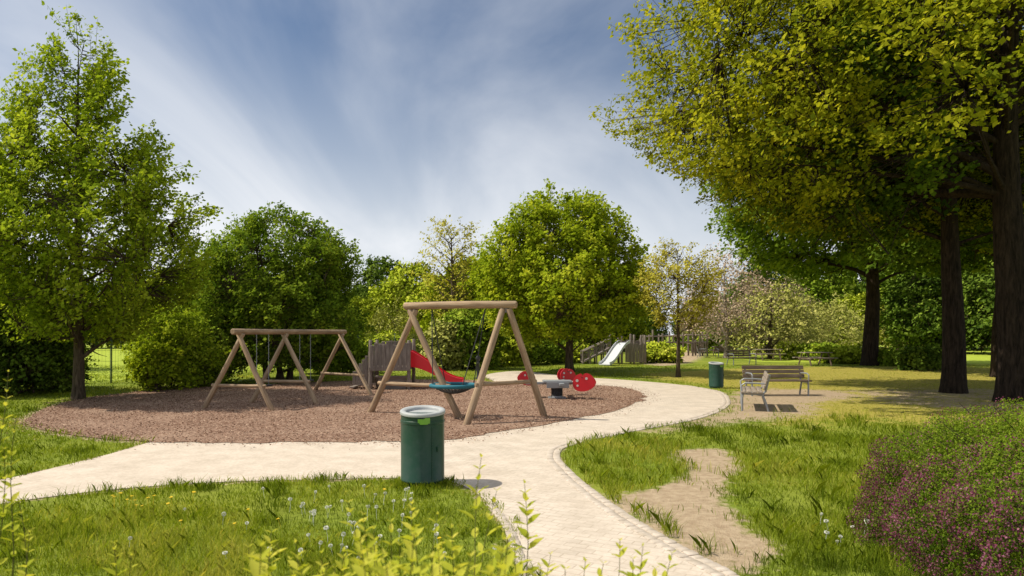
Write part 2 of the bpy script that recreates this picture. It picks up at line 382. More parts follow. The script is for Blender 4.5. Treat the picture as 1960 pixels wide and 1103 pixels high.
# ---------------------------------------------------------------- grass blades
def blades(name,P,h,w,var,seed,mat=L_grass,lean=0.5):
    r=np.random.default_rng(seed); n=len(P); th=r.uniform(0,6.283,n); ph=r.uniform(0,6.283,n)
    t=np.column_stack([np.cos(th),np.sin(th),np.zeros(n)])*(w/2)[:,None]
    ln=np.column_stack([np.cos(ph),np.sin(ph)])*(h*r.uniform(0.1,lean*2,n))[:,None]
    b=np.column_stack([P,np.zeros(n)]); mid=b+np.column_stack([ln*0.3,h*0.6]); tip=b+np.column_stack([ln,h*r.uniform(0.85,1.1,n)])
    V=np.stack([b-t,b+t,mid+t*0.8,tip,mid-t*0.8],1).reshape(-1,3)
    k=np.arange(n)*5; I=np.column_stack([k,k+1,k+2,k+3,k+4])
    o=link(bpy.data.objects.new(name,np_mesh(name,V,I,5,mat,var))); o['kind']='stuff'; return o
r=np.random.default_rng(11); N=450000
d=2.6*(40/2.6)**r.uniform(0,1,N)**1.2; x=r.uniform(-1,1,N)*(0.80*d+0.4)
P=np.column_stack([x,d])
nt_=300; td=5.0*(16/5.0)**r.uniform(0,1,nt_); tx=r.uniform(-1,1,nt_)*0.8*td; per=80
tR=r.uniform(0.08,0.2,nt_); tp_=np.repeat(np.column_stack([tx,td]),per,0)+r.normal(size=(nt_*per,2))*np.repeat(tR,per)[:,None]*0.7
bxy=np.array(gp(809,925)); ang=r.uniform(2.6,7.0,26); ex=bxy+np.column_stack([np.cos(ang),np.sin(ang)*0.9])*0.33
ex=ex[ex[:,1]<bxy[1]+0.15]; tp2=np.repeat(ex,28,0)+r.normal(size=(len(ex)*28,2))*0.05
nG=len(P); P=np.vstack([P,tp_,tp2]); isT=np.zeros(len(P)); isT[nG:]=1; isT[nG+len(tp_):]=2
tuftn=np.concatenate([np.zeros(nG),np.repeat(r.uniform(0.4,1.0,nt_),per),np.full(len(tp2),0.6)])
def gridval(val,P):
    A=val.reshape(ny,nx); i=np.clip(np.searchsorted(X,P[:,0])-1,0,nx-2); j=np.clip(np.searchsorted(Y,P[:,1])-1,0,ny-2)
    return A[j,i]
sv=gridval(soil,P); dv=gridval(dry,P); dp=gridval(dpath,P); dmm=gridval(dm,P); n0=len(P)
nz=snoise(P,1.6,21); nz2=snoise(P,5.0,22); nz3=snoise(P,0.5,23)
keep=(sv+0.35*nz2<0.52+0.3*r.uniform(-1,1,n0))&(dp<0.01)&(dmm<0.03)&(dv*(0.7+0.3*nz)<r.uniform(0,1,n0))&(r.uniform(0,1,n0)<0.82+0.5*nz2)
keep|=(isT==1)&(sv<0.3)&(dp<-0.05)&(dmm<-0.1)&(dv<0.3); keep|=(isT==2)
P=P[keep]; d=P[:,1]; nz=nz[keep]; nz2=nz2[keep]; nz3=nz3[keep]; dv=dv[keep]; n=len(P); tuftn=tuftn[keep]
right=(P[:,0]>0.6)&(d<16)
tall=np.clip((nz+0.3)*1.2,0,1.2)
h=np.where(right,0.045+0.085*tall,0.045+0.045*tall)*r.uniform(0.5,1.3,n); h*=np.where(d>16,0.8,1); h*=1-0.6*dv; h=np.where(tuftn>0,tuftn*np.where(right,0.21,0.15)*r.uniform(0.5,1.2,n),h)
w=0.0047*np.clip(d/5,0.8,6)**0.9
var=0.42+0.17*nz2+0.16*r.normal(size=n)+0.12*nz+0.16*nz3+0.3*dv-0.10*(tuftn>0)
blades('grass',P,h,w,var,12)

# ---------------------------------------------------------------- trees
def twig_mesh(A,B,r0,r1):
    n=len(A); D=B-A; D/=np.linalg.norm(D,axis=1,keepdims=True)+1e-9
    ref=np.where(np.abs(D[:,2:3])>0.9,np.array([[1,0,0]]),np.array([[0,0,1]])); U=np.cross(D,ref); U/=np.linalg.norm(U,axis=1,keepdims=True)+1e-9; W=np.cross(D,U)
    V=[]
    for C,rr in ((A,r0),(B,r1)):
        for j in range(3):
            t=2*math.pi*j/3; V.append(C+(U*math.cos(t)+W*math.sin(t))*np.asarray(rr).reshape(-1,1))
    V=np.stack(V,1).reshape(-1,3); k=np.arange(n)*6
    I=np.concatenate([np.column_stack([k+j,k+(j+1)%3,k+3+(j+1)%3,k+3+j]) for j in range(3)])
    return V,I
def make_tree(loc,H,tr,z0,env,ns,lps,ls,spray,lmat,bmat,label,seed,nl=14,up=0.5,gap=-0.5,off=(0,0),lean=(0,0),pred=None,group=None,cat='tree',name='tree',stems=1,leafup=0.6,sig=0.16,nsub=4,limbr=0.4,lump=0.2,shell=0.35,droop=0.0,flare=0.4,zlimb=None):
    r=np.random.default_rng(seed); et=[e[0] for e in env]; er=[e[1] for e in env]
    root=thing(name,(loc[0],loc[1],0),label,cat,group)
    def ax(z): 
        f=np.clip(z/H,0,1); return np.column_stack([lean[0]*f,lean[1]*f])
    mb=MB(); nodes=[]; 
    for s in range(stems):
        pts=[];rad=[]
        so=(0,0) if stems==1 else (r.normal()*0.25,r.normal()*0.25); spread=(0,0) if stems==1 else (r.normal()*er[len(er)//2]*0.35,r.normal()*er[len(er)//2]*0.35)
        rr=tr if stems==1 else tr*r.uniform(0.5,0.8)
        wob=r.normal(size=2)*0.010*H; ph=r.uniform(0,6)
        for i in range(19):
            f=(i/18)**1.4; z=f*H*0.93; c=ax(np.array([z]))[0]
            pts.append((c[0]+so[0]+spread[0]*f+wob[0]*math.sin(f*5+ph)*min(1,f*4),c[1]+so[1]+spread[1]*f+wob[1]*math.sin(f*4+ph)*min(1,f*4),z))
            rad.append(max(rr*(1-f)**0.75*(1+flare*math.exp(-z/0.22)),0.012))
        pts[0]=(pts[0][0],pts[0][1],-0.05); mb.tube(pts,rad,14)
        tp=np.array(pts)
        for p in pts[7:]: nodes.append(p)
    zc=lambda t:z0+t*(H-z0)
    ga=2.39996
    for i in range(nl):
        te=(i+0.5)/nl; te=te**0.9; ze=zc(te*0.93+0.03); th=i*ga+r.uniform(-.3,.3); R=np.interp(te,et,er)*r.uniform(0.7,0.92)
        c=ax(np.array([ze]))[0]+np.array(off); E=np.array([c[0]+R*math.cos(th),c[1]+R*math.sin(th),ze])
        zs=max(zlimb or z0*0.55,min(ze-up*R*0.9,H*0.85)); s0=np.array([np.interp(zs,tp[:,2],tp[:,0]),np.interp(zs,tp[:,2],tp[:,1]),zs])
        if pred is not None and not pred((E+np.array([loc[0],loc[1],0]))[None])[0]: continue
        mid=(s0+E)/2; mid[2]+=R*(0.08+droop)*r.uniform(0.2,1.5); mid[:2]+=r.normal(size=2)*R*0.07
        K=9; L=[]; r0=max(tr*limbr*(1-zs/H)**0.6*r.uniform(0.6,1.1),0.02)
        wv=r.normal(size=3)*R*0.035
        for k in range(K):
            t=k/(K-1); L.append((1-t)**2*s0+2*t*(1-t)*mid+t*t*E+wv*math.sin(t*9)*t)
        mb.tube(L,[max(r0*(1-k/(K-1))**0.8,0.008) for k in range(K)],7)
        nodes+= [tuple(q) for q in L[2:]]
        for q in range(nsub):
            k=r.integers(2,K-1); S=L[k]; dirn=(L[k]-L[k-1]); dirn/=np.linalg.norm(dirn)+1e-9
            dv_=dirn*0.6+r.normal(size=3)*0.6+np.array([0,0,up*0.3]); dv_/=np.linalg.norm(dv_); LL=R*r.uniform(0.25,0.5)
            bend=r.normal(size=3)*LL*0.08
            Q=[S+dv_*LL*t+bend*math.sin(t*3.1) for t in (0,0.25,0.5,0.75,1.0)]
            mb.tube(Q,[max(r0*0.45*(1-k/K)*(1-t)**0.8,0.006) for t in (0,.25,.5,.75,1)],5); nodes+=[tuple(z) for z in Q[1:]]
    nodes=np.array(nodes)
    M=int(ns*2.5); tt=r.uniform(0,1,M); R=np.interp(tt,et,er); acc=r.uniform(0,1,M)<(R/max(er))**1.3; tt=tt[acc];R=R[acc]; M=len(tt)
    th=r.uniform(0,6.283,M); rr=shell+(1-shell)*r.uniform(0,1,M)**0.6
    dirv=np.column_stack([np.cos(th),np.sin(th),tt*3])
    lum=1+lump*snoise(dirv,2.4,seed+5)+lump*0.5*snoise(dirv,6,seed+6)
    z=zc(tt); c=ax(z)+np.array(off); A=np.column_stack([c[:,0]+R*rr*lum*np.cos(th),c[:,1]+R*rr*lum*np.sin(th),z+0.3*lump*snoise(dirv,4,seed+9)])
    g=snoise(A,5.2/max(er)**0.6,seed+7)+0.4*snoise(A,12/max(er)**0.6,seed+8)
    k=g>gap
    if pred is not None: k&=pred(A+np.array([loc[0],loc[1],0]))
    A=A[k][:ns]; th=th[k][:ns]; g=g[k][:ns]; n=len(A); rr=rr[k][:ns]
    outw=np.column_stack([np.cos(th),np.sin(th),np.zeros(n)])
    D=outw*(1-up*0.5)+np.array([0,0,up])+r.normal(size=(n,3))*0.4; D/=np.linalg.norm(D,axis=1,keepdims=True)
    L=spray*r.uniform(0.5,1.35,n)
    best=np.zeros(n,int)
    for i in range(0,n,500):
        dd=((A[i:i+500,None,:]-nodes[None])**2).sum(2); best[i:i+500]=dd.argmin(1)
    V1,I1=twig_mesh(nodes[best],A,np.full(n,0.011+0.0015*H*0.3),0.006); V2,I2=twig_mesh(A,A+D*L[:,None],0.007,0.003)
    tw=np_mesh('trunk_twigs',np.vstack([V1,V2]),np.vstack([I1,I2+len(V1)]),4,bmat)
    to=mb.obj('trunk',bmat,root)
    bm=bmesh.new(); bm.from_mesh(to.data); bm.from_mesh(tw); bm.to_mesh(to.data); bm.free(); bpy.data.meshes.remove(tw)
    s=r.uniform(0,1,(n,lps))**0.8
    pos=A[:,None,:]+D[:,None,:]*(L[:,None]*s)[:,:,None]+r.normal(size=(n,lps,3))*np.array([1,1,0.75])*(sig*(1.15-0.8*s))[:,:,None]
    pos[:,:,2]-=0.12*(L[:,None]*s)**2*droop*4
    nr=np.array([-0.35,-0.15,leafup])+outw[:,None,:]*0.3+r.normal(size=(n,lps,3))*0.45
    tn=D[:,None,:]*0.6+r.normal(size=(n,lps,3))*0.8+np.array([0,0,-0.25])
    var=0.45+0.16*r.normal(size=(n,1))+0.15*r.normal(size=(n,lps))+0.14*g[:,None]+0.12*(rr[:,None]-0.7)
    lsz=ls*r.uniform(0.6,1.3,n*lps)
    V,I=quads(pos.reshape(-1,3),nr.reshape(-1,3),tn.reshape(-1,3),lsz,0.36,0.08)
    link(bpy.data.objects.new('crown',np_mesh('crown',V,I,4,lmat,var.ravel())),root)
    return root

# broad young maple by the mulch
bx,by=gp(150,765)
make_tree((bx,by),10.3,0.15,1.6,[(0,1.3),(0.12,2.3),(0.3,2.75),(0.48,2.5),(0.6,1.8),(0.7,1.2),(0.85,0.65),(0.95,0.3),(1,0.1)],2300,32,0.115,0.7,L_t1,M_bark,'tall pointed young maple with fresh green leaves beside the mulch',31,nl=28,up=0.85,gap=-0.12,sig=0.13,lump=0.2,shell=0.3)
# dense multi-stem tree behind swings
bx,by=gp(540,728)
make_tree((bx,by),6.4,0.16,0.5,[(0,2.2),(0.15,2.9),(0.45,3.1),(0.7,2.6),(0.88,1.6),(1,0.5)],2200,30,0.13,0.6,L_t2,M_bark,'dense round green tree with several stems behind the swings',32,nl=20,up=0.55,gap=-0.5,stems=4,sig=0.16,lump=0.15)
# maple centre
bx,by=gp(1090,712)
make_tree((bx,by),8.5,0.2,1.5,[(0,2.1),(0.15,3.2),(0.4,3.5),(0.6,3.0),(0.8,2.0),(0.92,1.2),(1,0.3)],2200,30,0.165,0.8,L_t3,M_bark,'broad bright green maple standing on the lawn behind the seesaw',33,nl=22,up=0.6,gap=-0.22,off=(-0.5,0),sig=0.18,lump=0.2,shell=0.3)
# small olive tree
bx,by=gp(1298,722)
make_tree((bx,by),5.7,0.09,2.0,[(0,0.8),(0.3,1.4),(0.6,1.35),(0.85,0.8),(1,0.2)],420,20,0.10,0.5,L_t4,M_bark,'small slim tree with sparse yellow-green leaves on the lawn',34,nl=14,up=0.8,gap=-0.4,sig=0.14)
# big right-hand trees
make_tree((13.35,18.1),15.5,0.46,5.0,[(0,5.0),(0.12,7.5),(0.35,8.3),(0.6,7.6),(0.85,4.7),(1,1.2)],5000,30,0.135,0.9,L_can,M_barkd,'huge old lime tree with thick dark trunk and overhanging branches',35,nl=54,up=0.35,gap=-0.12,off=(-0.9,1.0),pred=lambda A:(~((A[:,2]<9.0)&(A[:,0]>8.6+(A[:,2]-5)*0.6)&(A[:,1]<18.6)))&(A[:,2]>4.9+np.clip((12-A[:,1])*0.4,0,3)),sig=0.18,lump=0.24,droop=0.08,limbr=0.30,shell=0.28,flare=0.15,zlimb=5.5,nsub=6)
bx,by=gp(1825,752)
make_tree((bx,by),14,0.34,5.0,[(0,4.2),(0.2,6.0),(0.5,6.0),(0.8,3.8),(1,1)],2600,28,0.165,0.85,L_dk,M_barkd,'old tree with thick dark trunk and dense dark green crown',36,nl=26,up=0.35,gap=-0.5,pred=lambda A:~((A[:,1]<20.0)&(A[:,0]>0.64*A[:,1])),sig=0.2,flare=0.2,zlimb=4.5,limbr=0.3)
bx,by=gp(1665,700)
make_tree((bx,by),16,0.45,5.4,[(0,5.8),(0.2,8.2),(0.5,8.4),(0.8,6),(1,1.5)],2400,28,0.26,1.2,L_t2,M_barkd,'large old tree with a dense green crown on the shaded lawn',37,nl=20,up=0.35,gap=-0.6,sig=0.32,flare=0.25,zlimb=4.5)
bx,by=gp(1912,722)
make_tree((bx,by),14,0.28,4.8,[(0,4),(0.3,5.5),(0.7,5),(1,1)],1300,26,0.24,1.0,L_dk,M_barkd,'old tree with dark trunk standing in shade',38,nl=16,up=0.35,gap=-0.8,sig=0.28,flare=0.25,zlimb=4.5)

# background templates
def bg(seed,H,R,mat,gap,lab,ns=640,lps=24,ls=0.38,z0=0.5,bm=M_bark,loc=(0,0),sig=0.4,up=0.5,nl=14,nsub=2):
    return make_tree(loc,H,0.2,z0,[(0,R*0.75),(0.25,R),(0.55,R*0.9),(0.8,R*0.55),(1,R*0.15)],ns,lps,ls,1.1,mat,bm,lab,seed,nl=nl,up=up,gap=gap,sig=sig,group='trees around the edge of the park',nsub=nsub,lump=0.22)
def w(px,d): return ((px-980)/F*d,d,0)
tA=bg(51,9,3.6,B_t3,-0.7,'leafy bright green tree at the edge of the park'); tA.location=w(790,72)
tB=bg(52,9,3.8,B_t2,-0.8,'leafy deep green tree at the edge of the park'); tB.location=w(400,70)
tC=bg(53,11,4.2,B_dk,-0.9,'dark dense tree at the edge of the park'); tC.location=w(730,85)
tD=bg(54,5.6,2.6,L_pale,0.0,'pale yellow-green small tree in spring leaf',ns=300,ls=0.2,lps=20,nl=20,nsub=5); tD.location=w(1475,50)
tE=bg(55,8.0,2.9,L_pink,-0.1,'pale tan tree with fine budding twigs',ns=420,lps=14,ls=0.17,z0=1.2,nl=26,nsub=6,bm=M_tan,up=0.8); tE.location=w(1390,52)
for (T,px,dd,sc) in [(tA,840,66,0.8),(tA,900,60,0.9),(tA,690,62,0.55),(tA,960,70,0.95),(tD,760,60,0.8),(tD,820,80,1.5),(tA,1010,64,1.0),
   (tA,330,85,1.1),(tA,250,90,1.0),(tB,180,88,0.9),(tB,460,75,1.1),(tB,1150,72,0.9),(tC,1230,80,0.6),(tB,1330,80,0.6),(tA,1200,76,0.6),
   (tC,680,80,0.65),(tC,620,78,0.7),(tC,560,80,0.8),(tB,500,76,0.9),(tB,1060,78,1.0),
   (tC,-90,34,0.75),(tB,10,44,0.6),(tB,80,88,1.0),(tB,-20,80,1.1),
   (tD,1540,54,0.85),(tD,1590,64,0.9),(tE,1450,60,0.85),(tE,1510,70,0.9),(tA,1640,80,0.7),(tD,1720,72,0.9),(tE,1340,66,0.8),(tB,1800,76,0.7),(tD,1880,76,0.8),
   (tB,1560,88,1.2),(tC,1640,92,1.3),(tB,1720,88,1.3),(tC,1790,84,1.3),(tB,1850,84,1.2),(tC,1910,88,1.4),(tB,1970,84,1.2),(tC,2040,88,1.4),(tB,2110,80,1.2),(tB,1420,92,1.0),(tC,1480,96,1.2),(tA,1350,90,0.7),(tC,2160,60,1.2),(tC,1780,66,0.9),(tC,1930,60,0.9)]:
    copy_thing(T,w(px,dd),random.uniform(0,6.28),(sc*random.uniform(0.9,1.15),sc*random.uniform(0.9,1.15),sc))
make_tree((w(865,56)[0],56),11.2,0.26,3.0,[(0,1.4),(0.4,2.6),(0.8,2.3),(1,0.8)],240,12,0.22,0.8,L_t4,M_bark,'tall sparse tree with bare branches showing',61,nl=34,up=0.8,gap=-0.2,sig=0.3,nsub=8,limbr=0.5)

# shrubs
def shrub(loc,R,Hh,n,mat,label,seed,ls=0.1,name='shrub',flat=0.0,group=None,lps=22,spray=0.4,gap=-1.2,sig=0.14):
    return make_tree(loc,Hh,0.05,0.08,[(0,R*0.85),(0.3,R),(0.7,R*(0.85+flat*0.15)),(0.95,R*(0.45+flat*0.5)),(1,R*(0.2+flat*0.7))],n,lps,ls,spray,mat,M_bark,label,seed,nl=10,up=0.6,gap=gap,stems=4,cat='shrub',name=name,group=group,sig=sig,shell=0.25,nsub=2,lump=0.14)
for i,(px,py,R,Hh,mt,nn) in enumerate([(335,742,1.3,2.5,L_t1,480),(400,735,1.0,2.2,B_t2,340),(300,748,0.6,1.4,L_t3,200),(45,752,1.7,3.2,B_dk,600),(-60,755,2.0,3.6,B_dk,600),(95,744,0.8,1.8,B_t2,300)]):
    x,y=gp(px,py); shrub((x,y),R,Hh,nn,mt,'leafy green shrub growing along the wire fence' if i!=3 else 'dark dense shrub behind the young maple',70+i,ls=0.12,group='shrubs along the fence')
for i,(px,py,R,Hh,mt,nn) in enumerate([(640,715,1.4,1.7,B_t2,260),(740,692,1.5,1.7,B_t3,240),(850,708,0.9,2.2,L_pale,240),(895,706,1.7,3.0,B_t2,400),(960,700,1.6,2.2,B_t3,260),(1020,697,1.7,2.0,B_t2,260),(1150,672,2.2,3.0,B_t3,280),(1210,670,2.2,2.8,B_t3,280),(1262,694,1.3,1.0,B_t3,200),(1350,676,2.0,2.0,B_t2,240),(1085,694,1.4,1.0,B_t3,200)]):
    x,y=gp(px,py); shrub((x,y),R,Hh,nn,mt,'green shrub on the lawn behind the play area',80+i,ls=0.2,group='shrubs behind the play area',sig=0.2)
def hedge(loc,R,Hh,n,mat,label,seed,ls=0.17):
    return shrub(loc,R,Hh,n,mat,label,seed,ls,'hedge',1.0,None,22,0.2,-2,0.12)
for i,(px,py,R,Hh,mt) in enumerate([(1530,688,1.3,1.1,L_hedge),(1568,690,1.2,1.0,B_t2),(1600,695,1.3,0.85,L_hedge),(1640,696,1.3,0.8,L_hedge),(1762,709,0.9,1.0,B_dk),(1700,700,0.9,0.7,B_t2),(1480,680,1.2,1.0,L_hedge)]):
    x,y=gp(px,py); hedge((x,y),R,Hh,240,mt,'low rounded clipped hedge bush on the park lawn',95+i)

# purple blossom bush close by
def blossom_bush():
    cx,cy=4.95,5.3; Rx,Ry,Hh=2.0,1.5,1.22
    root=thing('flowering_shrub',(cx,cy,0),'rounded shrub covered in small purple blossoms and green leaves','shrub')
    r=np.random.default_rng(9)
    def surf(n,lo):
        u=r.normal(size=(n,3)); u/=np.linalg.norm(u,axis=1,keepdims=True); u[:,2]=np.abs(u[:,2]); rr=lo+(1-lo)*r.uniform(0,1,n)**0.5
        lum=1+0.06*snoise(u,5,3)+0.035*snoise(u,14,4)+0.03*snoise(u,34,5)
        e=np.sign(u)*np.abs(u)**0.8
        return e*np.array([Rx,Ry,Hh])*(rr*lum)[:,None],u
    p,u=surf(150000,0.78); nr=u+r.normal(size=u.shape)*0.7; tn=r.normal(size=u.shape)+np.array([0,0,0.8])
    V,I=quads(p,nr,tn,r.uniform(0.014,0.028,len(p)),0.3,0.1)
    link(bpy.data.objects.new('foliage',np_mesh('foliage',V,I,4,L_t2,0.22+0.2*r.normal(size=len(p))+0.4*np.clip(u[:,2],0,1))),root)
    p,u=surf(250000,0.88); side=np.clip(1.12-u[:,0]*0.32-u[:,1]*0.05-u[:,2]*1.25+0.35*snoise(u,7,8),0.02,0.85)
    cl=snoise(p,22,12)+0.5*snoise(p,60,13)
    k=(r.uniform(0,1,len(p))<side)&(cl>-0.3); p=p[k];u=u[k]; p*=1.012
    V,I=quads(p,u+r.normal(size=u.shape)*0.8,r.normal(size=u.shape)+np.array([0,0,0.8]),r.uniform(0.008,0.020,len(p)),0.4,0.1)
    link(bpy.data.objects.new('blossom',np_mesh('blossom',V,I,4,L_purp,0.36+0.25*r.normal(size=len(p))+0.2*cl[k])),root)
    A=r.normal(size=(160,3))*np.array([.3,.3,0]); q,_=surf(160,0.9)
    V,I=twig_mesh(A,q*np.array([1.04,1.04,1.06]),0.012,0.003); link(bpy.data.objects.new('stem',np_mesh('stem',V,I,4,M_bark)),root)
blossom_bush()

# near twiggy shrub with pale young leaves
def sprigs(name,root_xy,tops,label,seed,ls=0.05):
    r=np.random.default_rng(seed); root=thing(name,(root_xy[0],root_xy[1],0),label,'shrub'); mb=MB(); P=[];NR=[];TN=[];LS=[];VR=[]
    for (px,py,d,L) in tops:
        T=np.array(at(px,py,d))-np.array([root_xy[0],root_xy[1],0]); B=np.array([T[0]*0.45+r.normal()*0.04,T[1]*0.45+r.normal()*0.05,0.0])
        mid=(B+T)/2+np.array([T[0]*0.15+r.normal()*0.03,r.normal()*0.03,0.05])
        pts=[]
        for k in range(14):
            t=k/13; pts.append((1-t)**2*B+2*t*(1-t)*mid+t*t*T+np.array([1,0.5,0])*0.008*math.sin(t*14+px))
        mb.tube(pts,[0.0045*(1-k/16) for k in range(14)],5)
        pts=np.array(pts); zt=T[2]; z=zt; a=r.uniform(0,6)
        while z>max(zt-L,0.15):
            f=(zt-z)/L; q=np.array([np.interp(z,pts[:,2],pts[:,0]),np.interp(z,pts[:,2],pts[:,1]),z])
            size=ls*(0.35+0.9*min(1,f*3))*r.uniform(0.75,1.25)
            for s in (0,math.pi):
                if f>0.3 and r.uniform()<0.25: continue
                tn=np.array([math.cos(a+s),math.sin(a+s),0.9-0.8*f+r.normal()*0.15]); nn=np.array([-math.cos(a+s)*0.6,-math.sin(a+s)*0.6,0.9])+r.normal(size=3)*0.2
                P.append(q);NR.append(nn);TN.append(tn);LS.append(size);VR.append(0.75-0.45*f+r.normal()*0.15)
            a+=1.57+r.normal()*0.3; z-=0.028*r.uniform(0.7,1.5)*(1+f)
    mb.obj('stem',M_stem,root)
    P=np.array(P);NR=np.array(NR);TN=np.array(TN);LS=np.array(LS)
    n=len(P); NR/=np.linalg.norm(NR,axis=1,keepdims=True); TN/=np.linalg.norm(TN,axis=1,keepdims=True); b=np.cross(NR,TN); b/=np.linalg.norm(b,axis=1,keepdims=True); Nn=np.cross(TN,b); l=LS[:,None]
    c0=P;c1=P+TN*l*0.5-Nn*l*0.03;c2=P+TN*l-Nn*l*0.12
    L1=P+TN*l*0.3+b*l*0.2+Nn*l*0.06;L2=P+TN*l*0.65+b*l*0.17+Nn*l*0.03;R1=P+TN*l*0.3-b*l*0.2+Nn*l*0.06;R2=P+TN*l*0.65-b*l*0.17+Nn*l*0.03
    V=np.stack([c0,L1,L2,c2,c1,R1,R2],1).reshape(-1,3); k=np.arange(n)*7
    tri=np.concatenate([np.column_stack(q) for q in ((k,k+4,k+1),(k+4,k+2,k+1),(k+4,k+3,k+2),(k,k+5,k+4),(k+5,k+6,k+4),(k+4,k+6,k+3))]); vv=np.tile(np.array(VR),6)
    link(bpy.data.objects.new('foliage',np_mesh('foliage',V,tri,3,L_sprig,vv)),root)
rr=random.Random(3)
tops=[(922,876,2.2,0.5),(1008,925,2.2,0.45),(1190,1035,2.1,0.3),(1235,1045,2.1,0.3),(1282,1060,2.0,0.3),(1120,1075,2.0,0.3),(990,1040,2.0,.3),(1050,1062,2.1,0.3),(700,985,1.8,0.35),(742,1000,1.75,0.35),(668,962,2.0,0.3),(520,1020,1.9,0.3),(480,1048,1.9,0.3),(790,965,2.1,0.3),(840,985,2.0,0.3),(560,1040,1.8,.3),(870,1010,1.9,.3),(610,1060,1.9,.3),(948,940,2.3,0.4),(965,1060,1.9,.3),(1150,1080,1.9,.3),(1215,1070,1.9,.3),(1030,1085,1.9,.3),(1260,1088,1.9,.3),(1085,1090,1.8,.3)]
for i in range(36): tops.append((rr.gauss(760,110),rr.uniform(1010,1100),rr.uniform(1.2,2.1),0.3))
sprigs('shrub',(-0.35,1.95),tops,'twiggy shrub with pale yellow-green young leaves beside the path',7)
sprigs('shrub',(-1.62,2.2),[(14,712,2.3,0.9),(30,800,2.3,0.7),(8,860,2.2,0.6),(40,960,2.2,0.5),(215,1040,2.1,0.25),(245,1065,2.1,.25),(-20,780,2.3,.8),(50,1020,2.1,.4)],'twiggy shrub with small yellow-green leaves at the grass edge',8,0.038)

# dandelions
def dandelion(kind):
    st=MB(); st.tube([(0,0,0),(0.006,0,0.06),(0.0,0.004,0.13)],0.0016,5)
    if kind:
        r=np.random.default_rng(2); n=150; u=r.normal(size=(n,3)); u/=np.linalg.norm(u,axis=1,keepdims=True)
        for q in range(n):
            a=Vector(u[q]); t,_=basis(a); c=Vector((0,0.004,0.133))+a*0.011
            st.quad([c-t*0.005,c+t*0.005+a*0.003,c+a*0.008-t*0.003])
    else:
        for q in range(22):
            a=q*0.2856*3; R=0.016 if q%2 else 0.012; z=0.133+(0.004 if q%2 else 0.009)
            st.quad([(0,0.004,z-0.003),(R*math.cos(a-.2),R*math.sin(a-.2),z),(R*1.1*math.cos(a),R*1.1*math.sin(a),z+.001),(R*math.cos(a+.2),R*math.sin(a+.2),z)])
    return st
M_white=paint_mat('seed_head',(0.80,0.80,0.70),0.9,0.05); M_yel=paint_mat('yellow_petals',(0.80,0.55,0.01),0.7,0.05)
base=[]
for kind,mt,lab in ((1,M_white,'white dandelion seed head standing in the grass'),(0,M_yel,'yellow dandelion flower standing in the grass')):
    o=dandelion(kind).obj('dandelion',mt,None,False); o['label']=lab; o['category']='flower'; o['group']='dandelions in the grass'; base.append(o)
spots=[(1,rr.gauss(680,110),rr.uniform(945,1095)) for _ in range(46)]+[(1,rr.uniform(240,900),rr.uniform(950,1095)) for _ in range(9)]+[(0,rr.gauss(258,22),rr.gauss(977,5)) for _ in range(9)]+[(0,rr.uniform(300,860),rr.uniform(955,1080)) for _ in range(9)]+[(1,rr.uniform(1560,1690),rr.uniform(990,1090)) for _ in range(8)]
for i,(kd,px,py) in enumerate(spots):
    x,y=gp(px,py); s=rr.uniform(0.85,1.25)
    if i<2: o=base[i]; x,y=gp(*[(600,1010),(285,975)][i])
    else: o=base[1-kd].copy(); COL.objects.link(o)
    o.location=(x,y,0); o.rotation_euler=(rr.uniform(-.2,.2),rr.uniform(-.2,.2),rr.uniform(0,6)); o.scale=(s,s,s*rr.uniform(0.7,0.98))

# ---------------------------------------------------------------- nest swing
def leg(root,foot,apex,r=0.075):
    f=Vector(foot);a=Vector(apex); d=(a-f).normalized(); return tubeobj('leg',f-d*0.1,a+d*0.02,r*1.05,M_log,root,r*0.93,14)
o0=Vector((-1.2,14.7,0)); root=thing('nest_swing',o0,'wooden log swing with round blue net basket seat on mulch','swing')
L1=Vector((*gp(709,790),0))-o0;L2=Vector((*gp(880,802),0))-o0;R1=Vector((*gp(893,814),0))-o0;R2=Vector((*gp(1042,798),0))-o0
aL=Vector((-2.19,15.05,2.31))-o0; aR=Vector((-0.13,14.4,2.31))-o0
bd=(aR-aL).normalized(); sd=Vector((-bd.y,bd.x,0))
for foot,a,s in ((L1,aL,0.07),(L2,aL,-0.07),(R1,aR,-0.07),(R2,aR,0.07)): leg(root,foot,a+bd*(s*1.0)+Vector((0,0,0.02)),0.072)
tubeobj('top_beam',aL-bd*0.2+Vector((0,0,0.11)),aR+bd*0.24+Vector((0,0,0.11)),0.083,M_log,root,0.08,16)
for a,f1,f2 in ((aL,L1,L2),(aR,R1,R2)):
    t=0.70 if a is aL else 0.66
    p=a.lerp(f1,t);q=a.lerp(f2,t); e=(q-p).normalized()*0.13
    tubeobj('crossbar',p-e,q+e,0.045,M_log,root,0.045,12)
for a in (aL,aR):
    mb=MB(); mb.box(a+Vector((0,0,0.03)),(0.20,0.012,0.16),Matrix.Rotation(math.atan2(bd.y,bd.x),3,'Z')); mb.obj('bracket',M_steel,root)
bc=Vector(at(868,738,14.6))-o0
mb=MB(); K=36
ring=[bc+Vector((math.cos(2*math.pi*i/K)*0.48,math.sin(2*math.pi*i/K)*0.48,0)) for i in range(K+1)]
seat=bpy.data.objects.new('basket_seat',None); link(seat,root)
mb.tube(ring,0.042,10,False); mb.obj('rim',M_blue,seat)
mb=MB()
for i in range(16):
    a=i*math.pi/16; c=Vector((math.cos(a),math.sin(a),0))
    mb.tube([bc+c*(0.47*t)+Vector((0,0,-0.17*(1-t*t))) for t in (-1,-.75,-.5,-.25,0,.25,.5,.75,1)],0.010,5)
